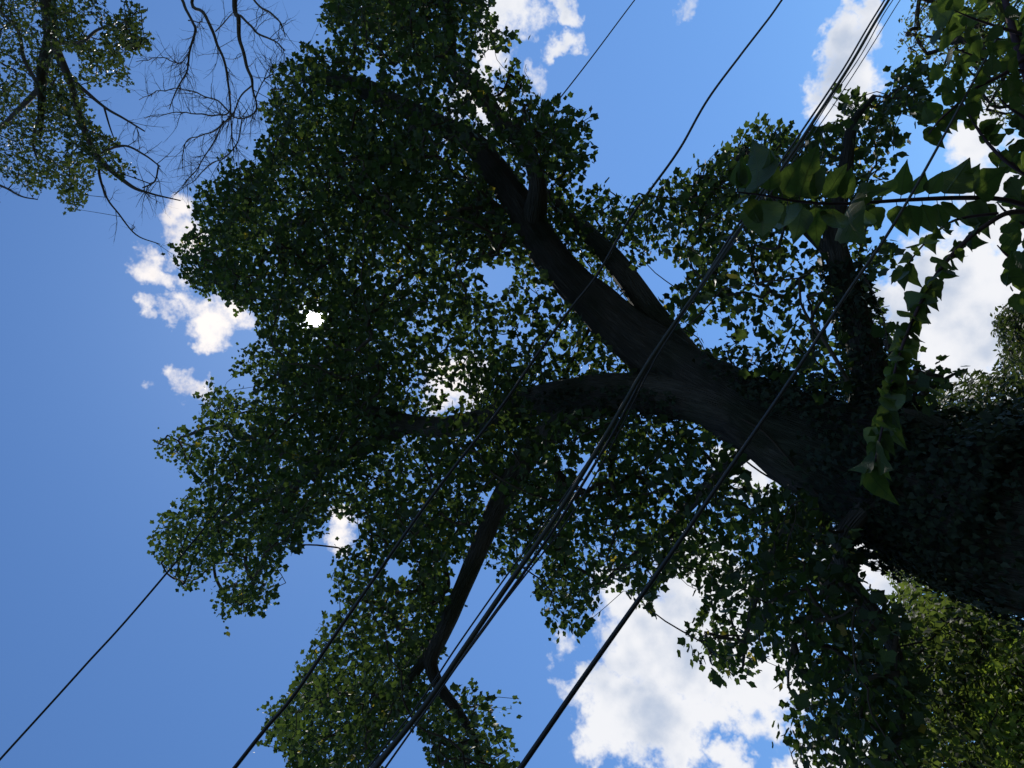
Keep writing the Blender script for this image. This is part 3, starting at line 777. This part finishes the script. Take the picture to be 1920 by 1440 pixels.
for k_, pts in enumerate(dl):
    P = [PY(q[0], q[1], DY + .1 * (k_ % 4)) for q in pts]; R = [q[2] * .78 / 2 * depth_of(p_) / K for q, p_ in zip(pts, P)]
    nm = 'limb'
    if k_ == 0:
        P = [Vector((10.5, 7.2, -.2)), Vector((10.4, 7.0, 5))] + P; R = [.3, .24] + R; nm = 'trunk'
    c, r = catmull(P, R, 6); c = [q + Vector((mnoise.noise(q * 2.0), 0, mnoise.noise(q * 2.0 + Vector((9, 0, 0))))) * .05 for q in c]
    b_ = Tubes(); b_.add(c, r, 8, .15, k_ * 1.0); link(nm, b_.mesh(nm, MAT['dead']), dead)
    s0 = 30 if k_ == 0 else (8 if k_ in (1, 2) else 0)
    twigs_from(t_, c[s0:], r[s0:], rnd, 1, .95, 9 if k_ in (0, 3, 4, 12, 13) else 22, .85)
link('twig', t_.mesh('twig', MAT['dead']), dead, 'stuff')

# ------------------------------------------------------------------ trees further off
def cst(y): return lambda s: np.full(len(s), float(y))
crown_tree('broadleaf_tree', 'hazy grey-green tree rising beyond the ivy trunk under the bright cloud', 'tree',
 [(1690,770),(1730,745),(1790,722),(1810,700),(1850,705),(1870,690),(1895,640),(2000,640),(2000,880),(1700,850)], cst(22), 1.6, 640, 26, .42, .19, T_small(), MAT['oak'],
 [[(1960, 790, 40, 22), (1880, 790, 26, 22), (1800, 780, 12, 22), (1750, 770, 5, 22)], [(1900, 790, 16, 22), (1880, 740, 8, 22), (1885, 690, 4, 22)]], .4, r0=.004)
crown_tree('feathery_tree', 'tree with short upswept needle-like sprays at the right edge below the cloud', 'tree',
 [(1862,600),(1890,572),(1960,560),(1990,700),(1900,705),(1872,655)], cst(17), .7, 230, 30, .18, .11, T_small(), MAT['oak'],
 [[(2040, 640, 30, 17), (1960, 640, 14, 17), (1900, 625, 7, 17), (1868, 612, 3, 17)], [(1960, 650, 8, 17), (1910, 660, 5, 17), (1880, 655, 3, 17)]], .22)
crown_tree('feathery_tree', 'soft feathery olive tree just beneath the ivy trunk', 'tree',
 [(1640,1018),(1665,1005),(1700,1012),(1740,1040),(1790,1090),(1900,1150),(1900,1230),(1740,1180),(1690,1130),(1660,1070)], cst(15), 1.0, 340, 30, .30, .12, T_small(), MAT['far'],
 [[(1960, 1150, 30, 15), (1850, 1130, 18, 15), (1760, 1090, 10, 15), (1690, 1040, 4, 15)]], .25)
crown_tree('understorey_tree', 'dull green understorey tree filling the lower right corner', 'tree',
 [(1660,1120),(1700,1100),(1760,1130),(1830,1140),(1960,1190),(1990,1500),(1690,1500),(1670,1300)], cst(11.5), 1.2, 900, 24, .30, .115, T_oval(.30, .25, .2, 3), MAT['far'],
 [[(2010, 1330, 60, 11.5), (1900, 1310, 36, 11.5), (1800, 1270, 20, 11.5), (1720, 1220, 8, 11.5)], [(1850, 1300, 16, 11.5), (1800, 1380, 10, 11.5), (1740, 1440, 5, 11.5)]], .22)
crown_tree('sunlit_tree', 'yellow-green sunlit tree at the right edge of the lower corner', 'tree',
 [(1830,1290),(1860,1230),(1900,1205),(2000,1180),(2020,1500),(1860,1500),(1875,1400),(1840,1370)], cst(9.6), .7, 560, 24, .22, .09, T_oval(.26, .25, .2, 3), MAT['sunlit_tint'],
 [[(2030, 1350, 40, 9.6), (1960, 1340, 24, 9.6), (1890, 1320, 10, 9.6), (1850, 1300, 4, 9.6)]], .15)
crown_tree('twiggy_tree', 'thin fine-twigged tree behind the broad-leaved sapling in the upper right corner', 'tree',
 [(1685,60),(1700,15),(1740,-60),(2000,-60),(2000,260),(1880,240),(1850,215),(1790,215),(1760,160),(1720,120),(1690,110)], cst(10), 1.0, 430, 14, .2, .075, T_small(), MAT['far'],
 [[(2020, 60, 40, 10), (1920, 80, 22, 10), (1820, 80, 10, 10), (1750, 70, 5, 10), (1695, 60, 2, 10)], [(1840, 80, 10, 10), (1800, 140, 6, 10), (1770, 160, 3, 10)], [(1860, 85, 10, 10), (1800, 20, 5, 10), (1750, 10, 3, 10)],
  [(1900, 90, 10, 10), (1880, 150, 8, 10), (1850, 205, 4, 10)]], .2, r0=.003)

# ------------------------------------------------------------------ broad-leaved sapling close to the camera
SB = Vector((2.1, 6.7, 0)); SC = 1.7
sap = empty('broadleaf_sapling', SB, 'near sapling with long shoots of large pointed leaves, upper right', 'sapling')
OV = [T_broad(.29, .30, .12, .25, .1), T_broad(.25, .6, .30, .35, -.4), T_broad(.32, .25, .22, .2, .25), T_broad(.22, .9, .42, .4, .3)]
OVM = [raw_mesh('leaf', *t, MAT['shrub'], smooth=True) for t in OV]
def shoot(pts, rpx, name='shoot'):
    P = [PD(q[0], q[1], q[2] * SC) for q in pts]
    R = [(rpx[0] + (rpx[1] - rpx[0]) * i / (len(P) - 1)) * q[2] * SC / K / 2 for i, q in enumerate(pts)]
    c, r = catmull(P, R, 6); tt = Tubes(); tt.add(c, r, 8, .1, pts[0][0] * .1)
    return link(name, tt.mesh(name, MAT['stem']), sap)
def blade(parent, bx, by, tx, ty, d, var=None, tiltx=0.0, dd=0.0, face=1.0, ws=1.0):
    """leaf from base to tip; its underside turned to whoever stands below"""
    b = PD(bx, by, d * SC); t = PD(tx, ty, (d + dd) * SC)
    L = (t - b).length
    tip = np.array([(t - b)]); view = np.array((CAM - b).normalized())
    nrm = -view * face + np.array([0, 0, .35]) + RNG.normal(0, .42, 3) + np.array(R_) * tiltx
    Rm_ = frames(tip, nrm[None])[0]
    k_ = var if var is not None else int(RNG.integers(0, 3))
    mx = Matrix([[Rm_[i][0] * L * ws, Rm_[i][1] * L, Rm_[i][2] * L, b[i]] for i in range(3)] + [[0, 0, 0, 1]])
    return link('leaf', OVM[k_], parent, mtx=mx)
# the level shoot with two ranks of leaves
A = [(2100, 420, 3.1), (1960, 395, 2.9), (1880, 374, 2.75), (1800, 371, 2.6), (1700, 375, 2.5), (1580, 382, 2.35), (1500, 378, 2.25), (1430, 366, 2.15), (1380, 360, 2.1)]
sa = shoot(A, (12, 3))
def at_poly(pts, x):
    for a, b in zip(pts, pts[1:]):
        if (a[0] - x) * (b[0] - x) <= 0:
            f = (x - a[0]) / (b[0] - a[0] + 1e-9); return a[1] + (b[1] - a[1]) * f, a[2] + (b[2] - a[2]) * f
    return pts[-1][1], pts[-1][2]
for x, tx, L, up in [(1852, 22, 34, 1), (1828, 44, 46, 1), (1800, 36, 62, 1), (1772, 40, 58, 1), (1742, 26, 50, 1), (1716, 24, 46, 1), (1690, 12, 66, 1), (1655, 24, 52, 1), (1604, 34, 22, 1), (1585, 12, 62, 1), (1548, 38, 66, 1), (1512, 44, 62, 1),
  (1500, 22, 84, 1), (1468, 22, 62, 1), (1442, 10, 76, 1), (1420, -8, 84, 1), (1398, -18, 62, 1), (1384, -4, 60, 1),
  (1850, 14, 40, -1), (1832, 8, 60, -1), (1812, 30, 52, -1), (1786, -6, 50, -1), (1758, 10, 58, -1), (1730, 16, 66, -1), (1704, 14, 60, -1), (1682, 12, 62, -1), (1640, 8, 40, -1), (1616, 6, 52, -1), (1590, 8, 56, -1), (1562, 4, 62, -1),
  (1530, 6, 74, -1), (1504, -6, 66, -1), (1478, -4, 60, -1), (1452, 6, 54, -1), (1426, 10, 82, -1), (1405, 18, 60, -1), (1388, -10, 40, -1)]:
    y, d = at_poly(A, x)
    gap = 9
    o = blade(sa, x, y - up * gap, x + tx + RNG.normal(0, 4), y - up * (gap + L), d + RNG.normal(0, .03), dd=RNG.normal(-.02, .06), ws=1.05 if x < 1620 else 1.2)
    a = PD(x - 2, y, d * SC); b = PD(x, y - up * (gap + 2), d * SC)
    c, r = catmull([a, a.lerp(b, .5), b], [.0028, .0023, .002], 2); pet = Tubes(); pet.add(c, r, 5)
    link('petiole', pet.mesh('petiole', MAT['stem']), sa)
# the shoot that arches down the picture, leaves hanging off it
B = [(1960, 400, 2.9), (1895, 398, 2.7), (1845, 425, 2.5), (1800, 462, 2.35), (1758, 512, 2.2), (1728, 565, 2.1), (1702, 622, 2.0), (1682, 680, 1.95), (1668, 740, 1.9), (1655, 800, 1.85), (1644, 850, 1.8), (1636, 885, 1.78)]
sb = shoot(B, (10, 3.5))
for i, (bx, by, tx, ty, w) in enumerate([(1832, 428, 1795, 452, 1), (1815, 448, 1836, 460, 1.1), (1806, 455, 1818, 462, 1.2), (1800, 462, 1771, 470, 1.2), (1786, 476, 1812, 490, 1.1), (1776, 490, 1742, 508, 1.1), (1768, 500, 1764, 535, 1), (1762, 508, 1796, 528, 1.3),
   (1752, 518, 1736, 545, 1.3), (1748, 528, 1769, 562, 1), (1742, 540, 1720, 560, 1.3), (1738, 545, 1752, 582, 1.1), (1730, 560, 1708, 590, 1.3), (1724, 572, 1732, 604, 1), (1718, 588, 1694, 612, 1.3), (1708, 605, 1720, 640, 1.1), (1700, 625, 1676, 652, 1.2),
   (1694, 640, 1712, 668, 1.1), (1688, 660, 1664, 690, 1.2), (1684, 672, 1700, 705, 1.1), (1680, 690, 1656, 716, 1.2), (1676, 700, 1692, 748, 1), (1671, 720, 1652, 748, 1.1), (1669, 735, 1684, 788, 1), (1664, 755, 1648, 775, 1.2), (1661, 765, 1694, 806, 1), (1659, 775, 1640, 808, 1.1),
   (1656, 790, 1690, 826, 1.2), (1652, 800, 1632, 838, 1.1), (1651, 815, 1676, 852, 1), (1646, 830, 1622, 862, 1.2), (1645, 845, 1658, 905, 1), (1640, 860, 1610, 885, 1.1), (1640, 870, 1650, 925, .9), (1636, 885, 1612, 905, 1.2), (1626, 880, 1664, 942, .9)]):
    y, d = at_poly([(q[1], q[0], q[2]) for q in B], by)
    blade(sb, bx, by, tx, ty, d + RNG.normal(0, .03), 1 if i % 3 else 3, dd=RNG.normal(0, .06), tiltx=RNG.normal(0, .3), ws=w * 1.12)
for k_ in range(44):
    by = 455 + k_ * 9.6; bx, d = at_poly([(q[1], q[0], q[2]) for q in B], by)
    L = RNG.uniform(24, 38); a = math.radians(RNG.normal(62, 12)) if k_ % 2 else math.radians(RNG.normal(135, 14))
    blade(sb, bx, by, bx + L * math.cos(a), by + L * math.sin(a), d + RNG.normal(0, .03), int(RNG.integers(0, 3)), dd=RNG.normal(0, .05), tiltx=RNG.normal(0, .3), ws=1.1)
# a short side shoot with drooping leaves
Cc = [(1870, 400, 2.6), (1800, 410, 2.5), (1765, 428, 2.45), (1735, 455, 2.4), (1710, 485, 2.4), (1692, 515, 2.4)]
sc_ = shoot(Cc, (6, 2))
for bx, by, tx, ty in [(1792, 412, 1796, 428), (1775, 416, 1776, 438), (1765, 424, 1772, 444), (1750, 432, 1762, 448), (1740, 440, 1748, 470), (1735, 445, 1722, 458), (1728, 455, 1738, 470), (1720, 462, 1706, 475), (1716, 470, 1726, 484), (1710, 478, 1690, 490), (1704, 486, 1703, 506),
                       (1698, 495, 1716, 540), (1694, 500, 1672, 520), (1692, 508, 1684, 540), (1690, 512, 1695, 542), (1688, 505, 1668, 530)]:
    blade(sc_, bx, by, tx, ty, 2.4 + RNG.normal(0, .03), 1, dd=RNG.normal(0, .05), ws=1.2)
# bright spray at the top
Dd = [(2020, 20, 3.4), (1930, 100, 3.2), (1880, 140, 3.1), (1830, 165, 3.0), (1790, 200, 2.95), (1762, 225, 2.9), (1742, 250, 2.9)]
sd_ = shoot(Dd, (10, 2.5))
for bx, by, tx, ty in [(1745, 232, 1732, 200), (1742, 236, 1748, 272), (1740, 240, 1766, 282), (1760, 226, 1780, 255), (1765, 215, 1735, 190), (1775, 212, 1792, 250), (1790, 200, 1812, 228), (1788, 196, 1762, 160), (1800, 195, 1800, 150), (1815, 180, 1845, 210),
                       (1760, 150, 1748, 118), (1752, 150, 1735, 160), (1770, 165, 1745, 172), (1782, 175, 1768, 140), (1830, 165, 1820, 205), (1836, 160, 1844, 120), (1805, 165, 1788, 150), (1812, 172, 1785, 188), (1790, 205, 1765, 240), (1820, 190, 1828, 235), (1750, 228, 1778, 215)]:
    blade(sd_, bx, by, tx, ty, 2.95 + RNG.normal(0, .05), int(RNG.integers(0, 3)), ws=1.15)
# twig of browned leaves
Ee = [(1780, 150, 3.0), (1815, 212, 2.9), (1832, 240, 2.9), (1852, 268, 2.9), (1890, 305, 2.9), (1960, 350, 3.0)]
se_ = shoot(Ee, (3, 8))
for bx, by, tx, ty in [(1832, 238, 1808, 228), (1838, 248, 1868, 222), (1845, 258, 1876, 232), (1856, 268, 1884, 252), (1850, 265, 1832, 256), (1866, 282, 1866, 318), (1820, 222, 1808, 245), (1872, 288, 1900, 300)]:
    blade(se_, bx, by, tx, ty, 2.9, 2, ws=1.15)
# the leafy mass along the edge
Ff = [(2110, 330, 3.7), (2040, 380, 3.5), (1975, 380, 3.3), (1945, 300, 3.2), (1935, 180, 3.2), (1900, 60, 3.2), (1870, -60, 3.3)]
sf_ = shoot(Ff, (30, 10), 'stem')
link('stem', (lambda tt: (tt.add(*catmull([SB - Vector((0, 0, .1)), SB + Vector((-.05, .05, 1.1)), PD(2110, 330, 3.7 * SC)], [.05, .04, .026], 8), 10, .1), tt.mesh('stem', MAT['stem']))[1])(Tubes()), sap)
MASS = [(1752,-40),(1990,-40),(1990,600),(1905,572),(1892,545),(1880,500),(1890,455),(1897,400),(1905,340),(1898,290),(1912,220),(1890,180),(1850,170),(1815,150),(1770,140),(1756,80)]
q = np.vstack([sample_poly(MASS, 190), sample_poly([(1886,290),(1990,290),(1990,600),(1902,572),(1882,500)], 70)])
for x, y in q:
    a = RNG.uniform(0, 2 * math.pi); L = RNG.uniform(30, 56); d = RNG.uniform(2.7, 3.7)
    blade(sf_, x, y, x + .7 * L * math.cos(a) + .4 * L * (x > 1880), y + L * math.sin(a), d, dd=RNG.normal(0, .04), tiltx=RNG.normal(0, .4), ws=1.15)
for y0 in (40, 110, 200, 300, 400, 480):
    s1 = shoot([(1935, y0 + 30, 3.2), (1890 - (y0 < 150) * 50, y0, 3.1), (1870 - (y0 < 150) * 80, y0 - 20, 3.0)], (7, 2))
for bx, by, tx, ty in [(1912, 200, 1890, 178), (1905, 215, 1885, 225), (1910, 225, 1918, 250), (1900, 250, 1882, 240), (1902, 262, 1880, 275), (1905, 268, 1898, 298), (1908, 262, 1925, 290), (1915, 240, 1935, 262), (1898, 240, 1908, 215), (1912, 300, 1930, 320)]:
    blade(sd_, bx, by, tx, ty, 2.8, 0, ws=1.2)

# ------------------------------------------------------------------ overhead cables
def cable(pts, h, dia, label, m='black', wob=0.0, ext=True):
    P = [PH(x, y, h) for x, y in pts]
    if ext:
        a, b = P[0] - P[1], P[-1] - P[-2]
        P = [P[0] + a * k_ for k_ in (5, 4, 3, 2, 1)] + P + [P[-1] + b * k_ for k_ in (1, 2, 3, 4, 5, 6, 7, 8)]
    c, _ = catmull(P, [dia / 2] * len(P), 14)
    if wob: c = [q + Vector((0, mnoise.noise(q * 1.1 + Vector((h * 7, 0, 0))), mnoise.noise(q * 1.1 + Vector((0, h * 5, 3))))) * wob for q in c]
    me_t = Tubes(); me_t.add(c, [dia / 2] * len(c), 8)
    o = link('utility_cable', me_t.mesh('utility_cable', MAT[m]))
    o['label'] = label; o['category'] = 'cable'; o['group'] = 'overhead utility cables'
    return o
cable([(0, 1424), (154, 1254), (308, 1080), (700, 608), (1045, 190), (1190, 0)], 12.5, .032, 'thinnest cable, crossing the open sky at lower left, behind the crown')
cable([(435, 1440), (490, 1368), (545, 1302), (640, 1165), (797, 953), (940, 757), (1066, 585), (1123, 510), (1200, 385), (1280, 270), (1332, 180), (1390, 105), (1440, 35), (1465, 0)], 4.2, .024, 'single wavy cable between the thinnest cable and the cable bundle', 'black', wob=.03)
cable([(1862, 85), (1700, 380), (1590, 548), (1480, 715), (1400, 832), (1250, 1050), (1100, 1262), (975, 1442)], 1.4, .0155, 'thick single cable nearest the ivy trunk and the lower cloud')
b0 = [(1660, 10), (1560, 175), (1470, 310), (1400, 412), (1330, 512), (1240, 642), (1200, 705), (1130, 828), (1050, 955), (960, 1085), (880, 1205), (800, 1322), (705, 1440)]
def shift(a): return [(x + dx, y) for (x, y), dx in zip(b0, a)]
cable(b0, 3.0, .029, 'stoutest cable in the middle of the bundle', 'old', wob=.01)
cable(shift([-8, -9, -9, -7, -4, 0, 5, 11, 14, 13, 9, 2, -4]), 3.03, .0185, 'cable twisted close along the stoutest cable of the bundle', 'black', wob=.015)
cable(shift([22, 17, 13, 10, 6, 2, -2, -4, -8, -14, -18, -16, -14]), 3.08, .0095, 'thin loose wire on the upper right side of the bundle', 'black', wob=.01)
cable(shift([8, 6, 4, 3, 3, 7, 13, 22, 25, 20, 13, 10, 17]), 2.96, .010, 'thin wire on the lower right side of the bundle', 'black', wob=.02)
